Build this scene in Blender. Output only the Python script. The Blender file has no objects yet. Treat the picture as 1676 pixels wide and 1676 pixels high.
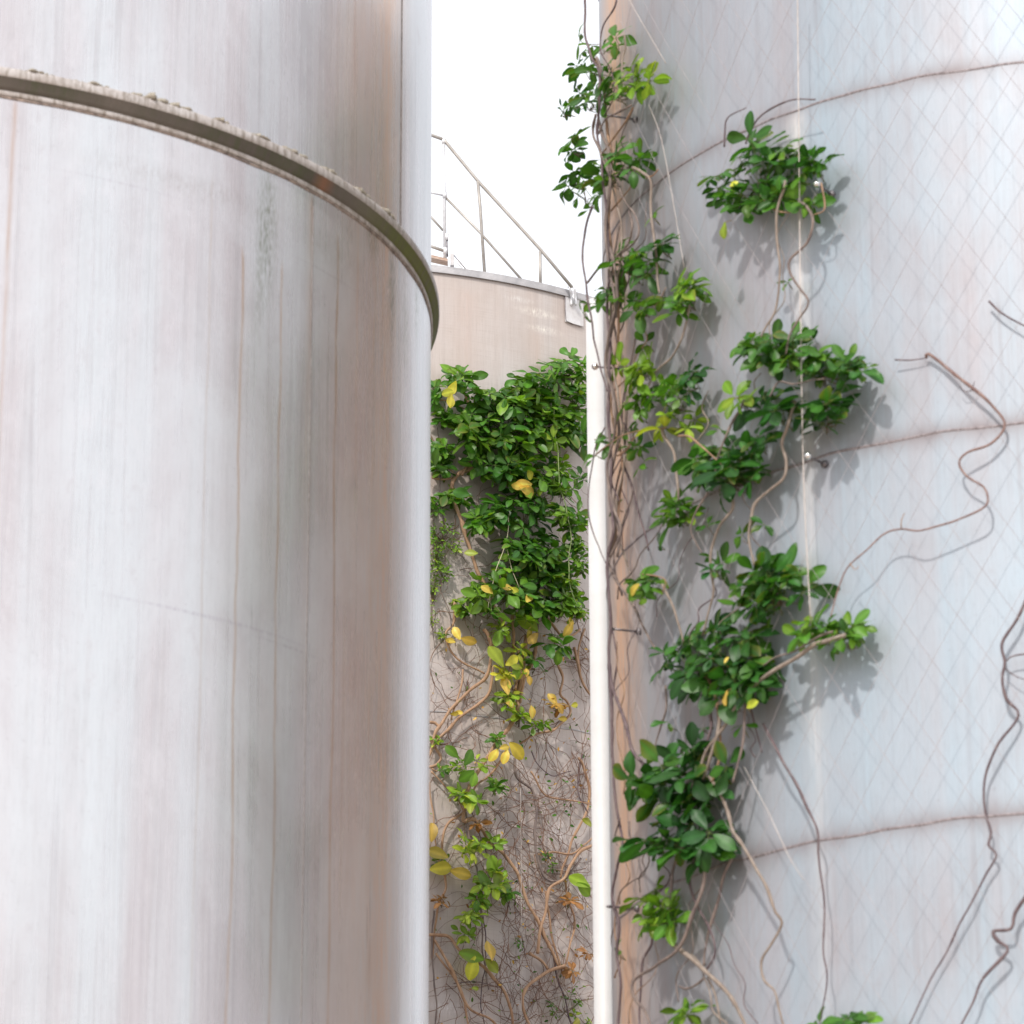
import bpy, bmesh, math, random
from mathutils import Vector, Matrix, noise
R_ = random.Random(11)
S = bpy.context.scene
COL = S.collection
rad = math.radians

# ------------------------------------------------------------------ camera
F, PITCH, ROLL, CZ = 6014.0, rad(19.5), rad(-0.25), 1.6
fw = Vector((0, math.cos(PITCH), math.sin(PITCH)))
r0 = Vector((1, 0, 0)); u0 = r0.cross(fw)
cr = math.cos(ROLL)*r0 + math.sin(ROLL)*u0
cu = -math.sin(ROLL)*r0 + math.cos(ROLL)*u0
CAM = Vector((0, 0, CZ))
cd = bpy.data.cameras.new('camera'); co = bpy.data.objects.new('camera', cd); COL.objects.link(co)
m3 = Matrix((cr, cu, -fw)).transposed()
co.matrix_world = Matrix.Translation(CAM) @ m3.to_4x4()
cd.sensor_width = 36; cd.lens = 36*F/1676; cd.clip_end = 2000; cd.clip_start = .1
cd.dof.use_dof = True; cd.dof.focus_distance = 17.2; cd.dof.aperture_fstop = 5.6
S.camera = co

def ray(x, y):
    return fw + cr*((x-838)/F) - cu*((y-838)/F)

class Tank:
    def __init__(s, cx, cy, R): s.c = Vector((cx, cy)); s.R = R; s.a0 = math.atan2(-cy, -cx)
    def pt(s, x, y, off=0.0):
        d = ray(x, y); h = Vector((d.x, d.y)); R = s.R+off
        a = h.dot(h); b = h.dot(s.c); q = b*b - a*(s.c.dot(s.c)-R*R)
        k = (b-math.sqrt(q))/a if q > 0 else b/a
        return CAM + d*k
    def nrm(s, p):
        v = Vector((p.x-s.c.x, p.y-s.c.y, 0)); return v.normalized()
    def uv(s, x, y):
        p = s.pt(x, y); a = math.atan2(p.y-s.c.y, p.x-s.c.x)-s.a0
        a = (a+math.pi) % (2*math.pi)-math.pi
        return a*s.R, p.z
    def at(s, ang, z, off=0.0):          # ang measured from the direction that faces the yard
        a = s.a0+ang; R = s.R+off
        return Vector((s.c.x+R*math.cos(a), s.c.y+R*math.sin(a), z))
TR = Tank(1.9593, 11.8514, 1.6385)
TL = Tank(-2.2545, 11.950, 1.972)
TM = Tank(-0.964, 18.101, 2.141)
ZTOP_M = 6.9216+CZ
SEAMS = [5.1024+CZ, 3.9145+CZ, 2.7136+CZ, 1.52+CZ, .33+CZ, 6.30+CZ]
RINGZ = 4.9237+CZ

# ------------------------------------------------------------------ object helpers
def link(name, me, mat, parent=None):
    o = bpy.data.objects.new(name, me); COL.objects.link(o)
    if mat is not None:
        for m in (mat if isinstance(mat, list) else [mat]): me.materials.append(m)
    if parent: o.parent = parent; o.matrix_parent_inverse = Matrix.Translation(-parent.location)
    return o
def thing(name, loc, label, cat, group=None):
    o = bpy.data.objects.new(name, None); COL.objects.link(o); o.location = loc
    o.empty_display_size = .1
    tag(o, label, cat, group); return o
def tag(o, label=None, cat=None, group=None, kind=None):
    if label: o['label'] = label
    if cat: o['category'] = cat
    if group: o['group'] = group
    if kind: o['kind'] = kind
class MB:
    def __init__(s): s.v = []; s.f = []; s.col = []; s.uvs = None
    def build(s, name, mat, parent=None, smooth=True):
        me = bpy.data.meshes.new(name); me.from_pydata([tuple(v) for v in s.v], [], s.f)
        if s.col:
            at = me.color_attributes.new('tint', 'FLOAT_COLOR', 'POINT')
            for i, c in enumerate(s.col): at.data[i].color = c
        if smooth:
            for p in me.polygons: p.use_smooth = True
        me.update(); return link(name, me, mat, parent)
    def tube(s, pts, rs, n=7, cap=True):
        base = len(s.v); N = len(pts)
        up = None
        for i, p in enumerate(pts):
            t = (pts[min(i+1, N-1)]-pts[max(i-1, 0)])
            t = t.normalized() if t.length > 1e-9 else Vector((0, 0, 1))
            if up is None:
                up = Vector((0, 0, 1)) if abs(t.z) < .9 else Vector((1, 0, 0))
            a = t.cross(up)
            if a.length < 1e-5: a = t.cross(Vector((1, .3, .2)))
            a.normalize(); b = t.cross(a); up = -b if False else a.cross(t)
            r = rs[i] if isinstance(rs, (list, tuple)) else rs
            for k in range(n):
                an = 2*math.pi*k/n
                s.v.append(p + a*(r*math.cos(an)) + b*(r*math.sin(an)))
        for i in range(N-1):
            for k in range(n):
                q = base+i*n; k2 = (k+1) % n
                s.f.append((q+k, q+k2, q+n+k2, q+n+k))
        if cap:
            s.f.append(tuple(base+k for k in range(n))[::-1]); s.f.append(tuple(base+(N-1)*n+k for k in range(n)))
        if s.col is not None and len(s.col): pass
    def box(s, c, ax, ay, az, hx, hy, hz):
        b = len(s.v)
        for i in (-1, 1):
            for j in (-1, 1):
                for k in (-1, 1): s.v.append(c+ax*hx*i+ay*hy*j+az*hz*k)
        for q in ((0, 1, 3, 2), (4, 6, 7, 5), (0, 4, 5, 1), (2, 3, 7, 6), (0, 2, 6, 4), (1, 5, 7, 3)):
            s.f.append(tuple(b+i for i in q))
def spline(P, step=.02):
    out = []
    n = len(P)
    for i in range(n-1):
        a, b = P[i], P[i+1]; p = P[i-1] if i else a*2-b; q = P[i+2] if i+2 < n else b*2-a
        m = max(2, int((b-a).length/step))
        for k in range(m):
            t = k/m
            out.append(.5*((2*a)+(b-p)*t+(2*p-5*a+4*b-q)*t*t+(3*a-3*b+q-p)*t**3))
    out.append(P[-1]); return out

# ------------------------------------------------------------------ materials
class NT:
    def __init__(s, name):
        s.m = bpy.data.materials.new(name); s.m.use_nodes = True; s.t = s.m.node_tree; s.t.nodes.clear()
        s.out = s.n('ShaderNodeOutputMaterial')
    def n(s, ty, **k):
        o = s.t.nodes.new(ty)
        for a, b in k.items():
            if a == 'ins':
                for i, v in b.items(): s.set(o, i, v)
            else: setattr(o, a, b)
        return o
    def set(s, o, i, v):
        if hasattr(v, 'is_linked') or isinstance(v, bpy.types.NodeSocket): s.t.links.new(v, o.inputs[i])
        else: o.inputs[i].default_value = v
    def math(s, op, a, b=0.0, c=None, clamp=False):
        o = s.n('ShaderNodeMath', operation=op, use_clamp=clamp); s.set(o, 0, a); s.set(o, 1, b)
        if c is not None: s.set(o, 2, c)
        return o.outputs[0]
    def mix(s, f, a, b, mode='MIX'):
        o = s.n('ShaderNodeMix', data_type='RGBA', blend_type=mode)
        s.set(o, 0, f); s.set(o, 6, a); s.set(o, 7, b); return o.outputs[2]
    def ramp(s, v, stops, interp='LINEAR'):
        o = s.n('ShaderNodeValToRGB'); cr = o.color_ramp; cr.interpolation = interp
        while len(cr.elements) < len(stops): cr.elements.new(.5)
        for e, (p, c) in zip(cr.elements, stops):
            e.position = p; e.color = (c, c, c, 1) if isinstance(c, (int, float)) else (*c, 1)
        s.set(o, 0, v); return o.outputs[0]
    def noise(s, vec, scale=1, detail=4, rough=.55, dist=0):
        o = s.n('ShaderNodeTexNoise'); s.set(o, 'Vector', vec); s.set(o, 'Scale', scale); s.set(o, 'Detail', detail); s.set(o, 'Roughness', rough); s.set(o, 'Distortion', dist)
        return o.outputs[0]
    def mapv(s, vec, sc, loc=(0, 0, 0)):
        o = s.n('ShaderNodeMapping'); s.set(o, 'Vector', vec); s.set(o, 'Scale', sc); s.set(o, 'Location', loc); return o.outputs[0]

def steel(name, base, warm, cool, seed, seams=(), streaks=(), metal=.75, rough=.3, tint=.5, weave=0, dirt_and_glints=(), under=None):
    """weathered sheet steel: streaks and painted reflection bands run down the shell (UV is arc length and height in metres)"""
    T = NT(name); uv = T.n('ShaderNodeUVMap', uv_map='shell').outputs[0]
    sp = T.n('ShaderNodeSeparateXYZ'); T.set(sp, 0, uv); U, V = sp.outputs[0], sp.outputs[1]
    n1 = T.noise(T.mapv(uv, (7, .22, 1), (seed, seed, 0)), 1, 3, .5)
    n2 = T.noise(T.mapv(uv, (42, .8, 1), (seed*2, 0, 0)), 1, 4, .6)
    n3 = T.noise(T.mapv(uv, (1.6, .9, 1), (0, seed, 0)), 1, 5, .6, .6)
    n4 = T.noise(T.mapv(uv, (260, 14, 1)), 1, 2, .6)
    n5 = T.noise(uv, 60, 5, .7)
    c = T.mix(T.ramp(n1, [(.36, 0), (.64, 1)]), (*warm, 1), (*cool, 1))
    c = T.mix(tint, (*base, 1), c)
    c = T.mix(T.ramp(n2, [(.3, .5), (.5, 0), (.52, 0), (.75, .35)]), c, (*[x*.72 for x in warm], 1))
    c = T.mix(T.ramp(n3, [(.40, 0), (.62, .55)]), c, (*[min(1, x*1.16) for x in cool], 1))
    c = T.mix(T.ramp(n4, [(.25, .22), (.5, 0)]), c, (*[x*.6 for x in base], 1))
    c = T.mix(T.ramp(n5, [(.28, .35), (.4, 0)]), c, (*[x*.55 for x in warm], 1))
    n6 = T.noise(T.mapv(uv, (9, 5, 1), (seed, 1, 0)), 1, 6, .72)
    c = T.mix(T.ramp(n6, [(.30, .30), (.46, 0), (.54, 0), (.72, .30)]), c, (*[min(1, x*1.18) for x in base], 1))
    c = T.mix(T.ramp(n6, [(.60, 0), (.74, .35)]), c, (*[x*.66 for x in warm], 1))
    if weave:
        w1 = T.noise(T.mapv(uv, (320, 6, 1)), 1, 1); w2 = T.noise(T.mapv(uv, (6, 320, 1)), 1, 1)
        w = T.math('ADD', w1, w2); c = T.mix(T.ramp(T.math('MULTIPLY', w, .5), [(.3, weave), (.5, 0)]), c, (*[x*.7 for x in warm], 1))
        w3 = T.noise(T.mapv(uv, (2.2, 1.3, 1), (3, 5, 0)), 1, 5, .6)
        c = T.mix(T.ramp(w3, [(.4, 0), (.7, .55)]), c, (.46, .37, .32, 1))
    rust = (.22, .10, .045, 1)
    for (u0_, w, z1, z0, st, colr, wob) in streaks:   # centre, half width, top, bottom, strength, colour, wobble
        wn = T.noise(T.mapv(uv, (0, 1.3, 1), (u0_*9, 0, 0)), 1, 3)
        uu = T.math('ADD', U, T.math('MULTIPLY', T.math('SUBTRACT', wn, .5), wob))
        d = T.math('DIVIDE', T.math('ABSOLUTE', T.math('SUBTRACT', uu, u0_)), w)
        g = T.math('SUBTRACT', 1.0, d, clamp=True); g = T.math('MULTIPLY', g, g)
        vv = T.n('ShaderNodeMapRange', clamp=True); T.set(vv, 0, V); T.set(vv, 1, z0); T.set(vv, 2, z1); 
        top = T.n('ShaderNodeMapRange', clamp=True); T.set(top, 0, V); T.set(top, 1, z1+.02); T.set(top, 2, z1-.03)
        g = T.math('MULTIPLY', g, T.math('MULTIPLY', vv.outputs[0], top.outputs[0]))
        br = T.ramp(T.noise(T.mapv(uv, (90, 5, 1), (u0_, 0, 0)), 1, 4, .7), [(.35, .35), (.6, 1)])
        c = T.mix(T.math('MULTIPLY', T.math('MULTIPLY', g, br), st, clamp=True), c, (*colr, 1))
    for zs in seams:                                   # heat tint and grime around a weld
        dn = T.math('ADD', T.math('SUBTRACT', V, zs), T.math('MULTIPLY', T.math('SUBTRACT', T.noise(T.mapv(uv, (14, 6, 1)), 1, 4), .5), .03))
        g = T.math('SUBTRACT', 1.0, T.math('DIVIDE', T.math('ABSOLUTE', dn), .08), clamp=True); g = T.math('MULTIPLY', g, g)
        br = T.ramp(T.noise(T.mapv(uv, (3, 1, 1), (zs, 0, 0)), 1, 4, .6), [(.35, .2), (.65, .9)])
        c = T.mix(T.math('MULTIPLY', g, br), c, (.22, .185, .19, 1))
    for (ux, zx, ru, rz, st, colr) in dirt_and_glints:            # patches of algae or dirt, and painted glints
        du = T.math('DIVIDE', T.math('SUBTRACT', U, ux), ru); dz = T.math('DIVIDE', T.math('SUBTRACT', V, zx), rz)
        g = T.math('SUBTRACT', 1.0, T.math('SQRT', T.math('ADD', T.math('MULTIPLY', du, du), T.math('MULTIPLY', dz, dz))), clamp=True)
        br = T.ramp(T.noise(T.mapv(uv, (120, 28, 1), (ux, zx, 0)), 1, 5, .75), [(.42, 0), (.62, 1)])
        c = T.mix(T.math('MULTIPLY', T.math('MULTIPLY', g, br), st, clamp=True), c, (*colr, 1))
    b = T.n('ShaderNodeBsdfPrincipled'); T.set(b, 'Base Color', c); T.set(b, 'Metallic', metal)
    rr = T.math('ADD', T.math('MULTIPLY', T.math('SUBTRACT', n2, .5), .25), T.math('ADD', T.math('MULTIPLY', T.math('SUBTRACT', n3, .5), .2), rough))
    T.set(b, 'Roughness', rr)
    h = T.math('ADD', T.math('MULTIPLY', T.noise(T.mapv(uv, (5, .35, 1), (seed, 3, 0)), 1, 2), 1.0), T.math('MULTIPLY', n2, .05))
    h = T.math('ADD', h, T.math('MULTIPLY', T.noise(uv, 2.2, 2), .5))
    bp = T.n('ShaderNodeBump'); T.set(bp, 'Height', h); T.set(bp, 'Strength', .16); T.set(bp, 'Distance', .02)
    T.set(b, 'Normal', bp.outputs[0])
    T.t.links.new(b.outputs[0], T.out.inputs[0]); return T.m

def simple(name, c1, c2, scale=8, rough=.6, metal=0, bump=.3, stretch=(1, 1, 1), det=5):
    T = NT(name); tc = T.n('ShaderNodeTexCoord').outputs['Object']
    n = T.noise(T.mapv(tc, stretch), scale, det, .65)
    c = T.mix(T.ramp(n, [(.35, 0), (.65, 1)]), (*c1, 1), (*c2, 1))
    b = T.n('ShaderNodeBsdfPrincipled'); T.set(b, 'Base Color', c); T.set(b, 'Roughness', rough); T.set(b, 'Metallic', metal)
    bp = T.n('ShaderNodeBump'); T.set(bp, 'Height', n); T.set(bp, 'Strength', bump); T.set(bp, 'Distance', .004); T.set(b, 'Normal', bp.outputs[0])
    T.t.links.new(b.outputs[0], T.out.inputs[0]); return T.m

def leafmat():
    T = NT('leaf'); a = T.n('ShaderNodeVertexColor', layer_name='tint').outputs[0]
    tc = T.n('ShaderNodeTexCoord').outputs['Object']
    n = T.noise(tc, 45, 4, .6)
    c = T.mix(T.ramp(n, [(.35, .35), (.65, 0)]), a, T.mix(1.0, a, (.55, .62, .5, 1), 'MULTIPLY'))
    b = T.n('ShaderNodeBsdfPrincipled'); T.set(b, 'Base Color', c); T.set(b, 'Roughness', .42); T.set(b, 'Specular IOR Level', .4)
    tr = T.n('ShaderNodeBsdfTranslucent'); T.set(tr, 0, T.mix(1.0, a, (1.5, 1.6, .5, 1), 'MULTIPLY'))
    bp = T.n('ShaderNodeBump'); T.set(bp, 'Height', n); T.set(bp, 'Strength', .25); T.set(bp, 'Distance', .003); T.set(b, 'Normal', bp.outputs[0])
    mx = T.n('ShaderNodeMixShader'); T.set(mx, 0, .28); T.set(mx, 1, b.outputs[0]); T.set(mx, 2, tr.outputs[0])
    T.t.links.new(mx.outputs[0], T.out.inputs[0]); return T.m
LEAF = leafmat()
BARK = simple('brown_bark', (.24, .14, .085), (.40, .26, .17), 60, .75, stretch=(1, 1, .25))
BARKO = simple('orange_bark', (.33, .19, .11), (.50, .32, .20), 60, .75, stretch=(1, 1, .25))
BARKG = simple('grey_bark', (.13, .10, .095), (.27, .21, .18), 60, .8, stretch=(1, 1, .25))
BARKP = simple('purple_bark', (.09, .06, .07), (.19, .14, .14), 60, .7, stretch=(1, 1, .25))
BARKL = simple('pale_bark', (.20, .155, .125), (.34, .28, .235), 60, .75, stretch=(1, 1, .25))
BARKT = simple('tendril_bark', (.17, .10, .09), (.30, .20, .17), 60, .7, stretch=(1, 1, .25))
TWIG = simple('dry_twig', (.13, .065, .045), (.30, .17, .11), 20, .8)
GREENST = simple('green_stem', (.16, .24, .07), (.30, .36, .14), 40, .6)
WIRE = simple('wire', (.30, .26, .27), (.46, .42, .43), 30, .6, .2)
PINM = simple('pin_steel', (.12, .11, .12), (.28, .26, .27), 60, .4, .7)
CHROME = simple('bright_steel', (.8, .8, .8), (.9, .9, .9), 10, .18, 1)
GALV = simple('galvanised_steel', (.62, .62, .64), (.80, .80, .82), 14, .45, .3)
RAILM = simple('rail_steel', (.36, .33, .30), (.48, .45, .42), 14, .5, .3)
WOODR = simple('rusty_board', (.34, .22, .16), (.58, .46, .38), 20, .8, stretch=(1, 6, 6))

# ------------------------------------------------------------------ shells
def revolve(T_, prof, name, mat, parent, seg=220, a0=-math.pi, a1=math.pi, jitter=0):
    """prof: list of (offset from shell radius, z)"""
    me = bpy.data.meshes.new(name); vs = []; fs = []; uvs = []
    full = abs((a1-a0)-2*math.pi) < 1e-6
    n = len(prof)
    for i in range(seg+1):
        a = a0+(a1-a0)*i/seg
        for (o, z) in prof:
            j = jitter*noise.noise(Vector((a*T_.R*6, z*6, 3))) if jitter else 0
            vs.append(T_.at(a, z+j, o))
    for i in range(seg):
        for k in range(n-1):
            q = i*n+k; fs.append((q, q+n, q+n+1, q+1)); 
            u1 = (a0+(a1-a0)*i/seg)*T_.R; u2 = (a0+(a1-a0)*(i+1)/seg)*T_.R
            uvs += [(u1, prof[k][1]), (u2, prof[k][1]), (u2, prof[k+1][1]), (u1, prof[k+1][1])]
    me.from_pydata([tuple(v) for v in vs], [], fs)
    l = me.uv_layers.new(name='shell')
    for d, u in zip(l.data, uvs): d.uv = u
    for p in me.polygons: p.use_smooth = True
    me.update(); me.validate()
    return link(name, me, mat, parent)
def shell_prof(z0, z1, n=24): return [(0, z0+(z1-z0)*i/n) for i in range(n+1)]
def roof(T_, z, mat, parent, rise=.28):
    pr = [(.012, z-.035), (.014, z), (-.02, z+.006)]
    revolve(T_, pr, 'rim', mat, parent)
    revolve(T_, [(-.021, z+.004), (-T_.R*.5, z+rise*.5), (-T_.R+.001, z+rise)], 'roof', mat, parent)

GROUND_Z = 0.0
def uL(x, y): return TL.uv(x, y)
def uR(x, y): return TR.uv(x, y)
# left tank
tl = thing('storage_tank', (TL.c.x, TL.c.y, 0), 'large pale steel tank with a mossy stiffening ring and rust streaks, nearest on the left', 'tank')
brown = (.30, .17, .09); tan = (.60, .42, .28); moss = (.10, .12, .045); grey = (.30, .27, .26)
lst = []
def ST(T_, x, y, w, z1, z0, st, c, wob=.02): u, _ = T_.uv(x, y); lst.append((u, w, z1, z0, st, c, wob))
zr = RINGZ
ST(TL, 510, 380, .010, zr, zr-.9, .85, brown, .004)
ST(TL, 507, 380, .030, zr, zr-2.5, .35, tan, .01)
ST(TL, 392, 700, .011, zr-.3, zr-14, 1.0, (.46, .31, .20), .06)
ST(TL, 455, 800, .011, zr-.3, zr-14, 1.0, (.46, .31, .20), .05)
ST(TL, 548, 800, .013, zr-.1, zr-14, 1.0, (.46, .31, .20), .05)
ST(TL, 586, 400, .016, zr, zr-1.2, .5, tan, .03)
ST(TL, 14, 400, .016, zr, zr-2.2, .8, (.45, .30, .22), .02)
ST(TL, 636, 100, .05, 9.5, zr-.1, .5, (.75, .50, .30), .02)  # orange highlight above the ring, painted on
ST(TL, 630, 800, .32, 90, -80, 1.9, (.76, .53, .39), .03)  # warm reflected glow near the right edge, put into the colour
ST(TL, 506, 800, .0045, zr, -4, 1.6, (.20, .17, .17), .004)
ST(TL, 610, 800, .05, zr, -2, .4, (.50, .38, .30), .03)
ST(TL, 575, 800, .22, 90, -80, .45, (.42, .34, .31), .03)  # darker reflection of the right tank, painted as a brown band
ST(TL, 480, 800, .36, 90, -80, .55, (.42, .375, .42), .05)  # lilac part of the same reflection, painted in
ST(TL, 335, 800, .010, zr-.1, zr-14, .5, (.45, .36, .30), .03)
ST(TL, 657, 100, .006, 9.5, zr-.1, .7, grey, .004)
ST(TL, 382, 100, .006, 9.5, zr-.1, .4, grey, .004)
ldirt = []
def DT(x, y, ru, rz, st, c=moss): u, z = TL.uv(x, y); ldirt.append((u, z, ru, rz, st, c))
DT(438, 370, .06, .34, .9); DT(425, 450, .03, .3, .5); DT(610, 380, .06, .12, .8); DT(642, 480, .05, .24, 1.0); DT(664, 520, .05, .3, .8); DT(682, 500, .05, .18, .8)
DT(300, 300, .5, .06, .35, (.25, .2, .17)); DT(560, 420, .3, .08, .3, (.25, .2, .17))
DT(440, 1040, .25, .12, .35, (.45, .42, .48)); DT(300, 1000, .35, .008, .8, (.4, .37, .42)); DT(420, 1030, .3, .007, .8, (.4, .36, .42)); DT(480, 1062, .2, .006, .8, (.4, .37, .42)); DT(540, 450, .3, .006, .7, (.4, .37, .40)); DT(200, 300, .3, .006, .6, (.4, .37, .40)); DT(580, 790, .03, .05, .5, (.3, .3, .35))
MST_L = steel('left_tank_steel', (.61, .59, .61), (.555, .51, .525), (.61, .64, .665), 4.3, streaks=lst, dirt_and_glints=ldirt, metal=.56, rough=.29, tint=.75)
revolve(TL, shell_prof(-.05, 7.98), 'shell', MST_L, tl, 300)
roof(TL, 7.98, MST_L, tl, .08)
def ringmat():
    T = NT('ring_steel'); uv = T.n('ShaderNodeUVMap', uv_map='shell').outputs[0]
    n = T.noise(T.mapv(uv, (9, 30, 1)), 1, 5, .7); n2 = T.noise(T.mapv(uv, (2.2, 4, 1), (7, 1, 0)), 1, 4, .6); n3 = T.noise(T.mapv(uv, (60, 12, 1)), 1, 4, .7)
    c = T.mix(T.ramp(n, [(.35, 0), (.65, 1)]), (.46, .41, .385, 1), (.62, .585, .57, 1))
    c = T.mix(T.ramp(n3, [(.45, 0), (.64, .8)]), c, (.22, .18, .14, 1))
    b = T.n('ShaderNodeBsdfPrincipled'); T.set(b, 'Base Color', c); T.set(b, 'Roughness', .55); T.set(b, 'Metallic', .3)
    T.t.links.new(b.outputs[0], T.out.inputs[0])
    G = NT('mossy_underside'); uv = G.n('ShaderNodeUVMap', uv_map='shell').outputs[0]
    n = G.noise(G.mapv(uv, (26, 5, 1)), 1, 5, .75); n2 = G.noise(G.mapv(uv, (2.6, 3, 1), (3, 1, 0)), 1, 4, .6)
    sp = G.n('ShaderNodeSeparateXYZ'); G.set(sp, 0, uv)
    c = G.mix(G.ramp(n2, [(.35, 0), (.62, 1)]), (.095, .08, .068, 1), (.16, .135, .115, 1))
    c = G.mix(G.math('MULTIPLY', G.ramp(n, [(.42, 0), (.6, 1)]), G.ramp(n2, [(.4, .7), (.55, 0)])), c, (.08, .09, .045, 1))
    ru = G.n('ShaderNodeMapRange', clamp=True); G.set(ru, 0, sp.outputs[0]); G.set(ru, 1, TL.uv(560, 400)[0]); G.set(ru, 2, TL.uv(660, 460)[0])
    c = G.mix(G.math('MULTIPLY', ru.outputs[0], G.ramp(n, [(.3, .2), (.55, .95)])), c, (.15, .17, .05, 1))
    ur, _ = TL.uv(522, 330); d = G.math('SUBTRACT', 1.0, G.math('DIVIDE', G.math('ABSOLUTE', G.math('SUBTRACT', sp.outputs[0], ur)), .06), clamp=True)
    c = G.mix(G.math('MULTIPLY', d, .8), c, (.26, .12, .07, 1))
    b = G.n('ShaderNodeBsdfPrincipled'); G.set(b, 'Base Color', c); G.set(b, 'Roughness', .9)
    bp = G.n('ShaderNodeBump'); G.set(bp, 'Height', n); G.set(bp, 'Strength', .5); G.set(bp, 'Distance', .006); G.set(b, 'Normal', bp.outputs[0])
    G.t.links.new(b.outputs[0], G.out.inputs[0]); return T.m, G.m
RM, RU = ringmat()
z = RINGZ+.034
ring = revolve(TL, [(.0, z+.066), (.012, z+.063), (.028, z+.056), (.030, z+.052), (.0305, z+.030), (.028, z+.026)], 'stiffener_ring', RM, tl, 360)
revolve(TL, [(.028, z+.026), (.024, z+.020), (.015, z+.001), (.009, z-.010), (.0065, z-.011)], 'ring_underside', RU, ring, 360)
revolve(TL, [(.0065, z-.011), (.007, z-.024), (.004, z-.027), (.001, z-.027)], 'ring_flashing', RM, ring, 360)
CRK = simple('dark_crack', (.13, .10, .09), (.42, .33, .28), 40, .9)
revolve(TL, [(.001, z-.0275), (.003, z-.029), (.003, z-.034), (.0005, z-.036)], 'sealant_line', CRK, ring, 500, jitter=.006)
# crusts of lichen and flaking dirt lying on the ring
LICH = simple('lichen_crust', (.20, .16, .12), (.42, .39, .33), 70, .95, bump=1)
for (xa, xb, ya, yb, hh) in ((20, 95, 104, 112, .006), (112, 190, 121, 140, .008), (196, 330, 150, 197, .012), (338, 372, 196, 212, .010), (400, 440, 212, 236, .008), (452, 502, 232, 262, .010), (515, 556, 266, 292, .016), (570, 603, 302, 326, .014), (612, 642, 332, 366, .014)):
    mb = MB(); N = max(30, int((xb-xa)/1.4))
    ua = TL.uv(xa, ya)[0]/TL.R; ub = TL.uv(xb, yb)[0]/TL.R
    for i in range(N+1):
        a = ua+(ub-ua)*i/N; e = max(0, math.sin(math.pi*i/N))**.5
        nz = noise.noise(Vector((a*60, 2.1, xa)))+.6*noise.noise(Vector((a*260, 7.1, xa))); h2 = hh*e*max(.1, 1+1.5*nz)*1.3; w = .024*e*max(.2, 1+.7*nz)+.001
        for (o, zz) in ((-.003, z+.058), (.004+w, z+.056), (.004+w*.9, z+.058+h2*.6), (.003, z+.062+h2*.9), (-.003, z+.060+h2*.9)):
            mb.v.append(TL.at(a, zz, o))
    for i in range(N):
        for k in range(4): q = i*5+k; mb.f.append((q, q+5, q+6, q+1))
    mb.build('lichen_crust', LICH, ring)
# vertical lap seams
WELD = simple('weld', (.17, .14, .145), (.36, .32, .33), 80, .6, .3)
WELDL = simple('left_weld', (.16, .13, .12), (.34, .30, .29), 80, .7)
def vseam(T_, x, y, z0, z1, parent, r=.003, mat=None):
    u, _ = T_.uv(x, y); a = u/T_.R
    mb = MB(); N = 60
    mb.tube([T_.at(a+.0012*noise.noise(Vector((i*.4, x, 0))), z0+(z1-z0)*i/N, .0) for i in range(N+1)], r, 6); mb.build('vertical_seam', mat or WELDL, parent)
vseam(TL, 507, 700, 0, RINGZ-.045, tl, .0015)
vseam(TL, 657, 150, RINGZ+.07, 8.1, tl, .003)

# right tank
tr = thing('storage_tank', (TR.c.x, TR.c.y, 0), 'smooth pale steel tank with horizontal weld seams behind climbing vines, on the right', 'tank')
lst = []
ST(TR, 1018, 1200, .44, 90, -80, 2.6, (.74, .46, .29), .02)  # peach reflected glow at the left edge, painted into the shell colour
ST(TR, 1308, 400, .07, SEAMS[0], 3, .9, (.80, .76, .74), .02)  # lit strip below the top seam, painted lighter
ST(TR, 1090, 500, .36, 90, -80, .8, (.36, .29, .27), .03)  # shaded band beside the glow, painted brown-grey
ST(TR, 1190, 500, .55, 90, -80, .75, (.40, .34, .355), .05)  # wide lilac shading towards the gap, put into the colour
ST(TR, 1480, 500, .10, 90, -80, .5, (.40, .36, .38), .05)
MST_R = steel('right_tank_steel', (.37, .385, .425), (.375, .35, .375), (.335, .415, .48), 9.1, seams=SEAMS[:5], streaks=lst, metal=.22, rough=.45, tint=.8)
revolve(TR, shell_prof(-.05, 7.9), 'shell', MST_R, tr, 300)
roof(TR, 7.9, MST_R, tr, .08)
for zs in SEAMS:
    revolve(TR, [(-.002, zs+.006), (.0022, zs+.0025), (.0022, zs-.0025), (-.002, zs-.006)], 'weld_seam', WELD, tr, 700, jitter=.009)

# white downpipe between the tanks
def YPT(x, y, yy):
    d = ray(x, y); return CAM+d*(yy/d.y)
PIPEM = simple('white_pipe_paint', (.80, .79, .78), (.86, .86, .86), 6, .5, bump=.05)
PX = YPT(976, 570, 12.62); dp = thing('downpipe', (PX.x, PX.y, 0), 'white upright pipe in the narrow slot between the leafy middle tank and the right tank', 'pipe')
ztp = YPT(978, 494, 12.62).z; V_ = lambda z_: Vector((PX.x, PX.y, z_))
mb = MB(); mb.tube([V_(-.02), V_(ztp)], .0375, 28); mb.build('pipe', PIPEM, dp)
for yy in (700, 1035, 1500, 1950):
    zj = YPT(979, yy, 12.62).z
    out = TR.nrm(V_(0)); out.z = 0; mb = MB(); mb.tube([V_(zj-.09)-out*.037, V_(zj-.09)-out*.20], .005, 8); mb.build('pipe_clip', GALV, dp)

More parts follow.
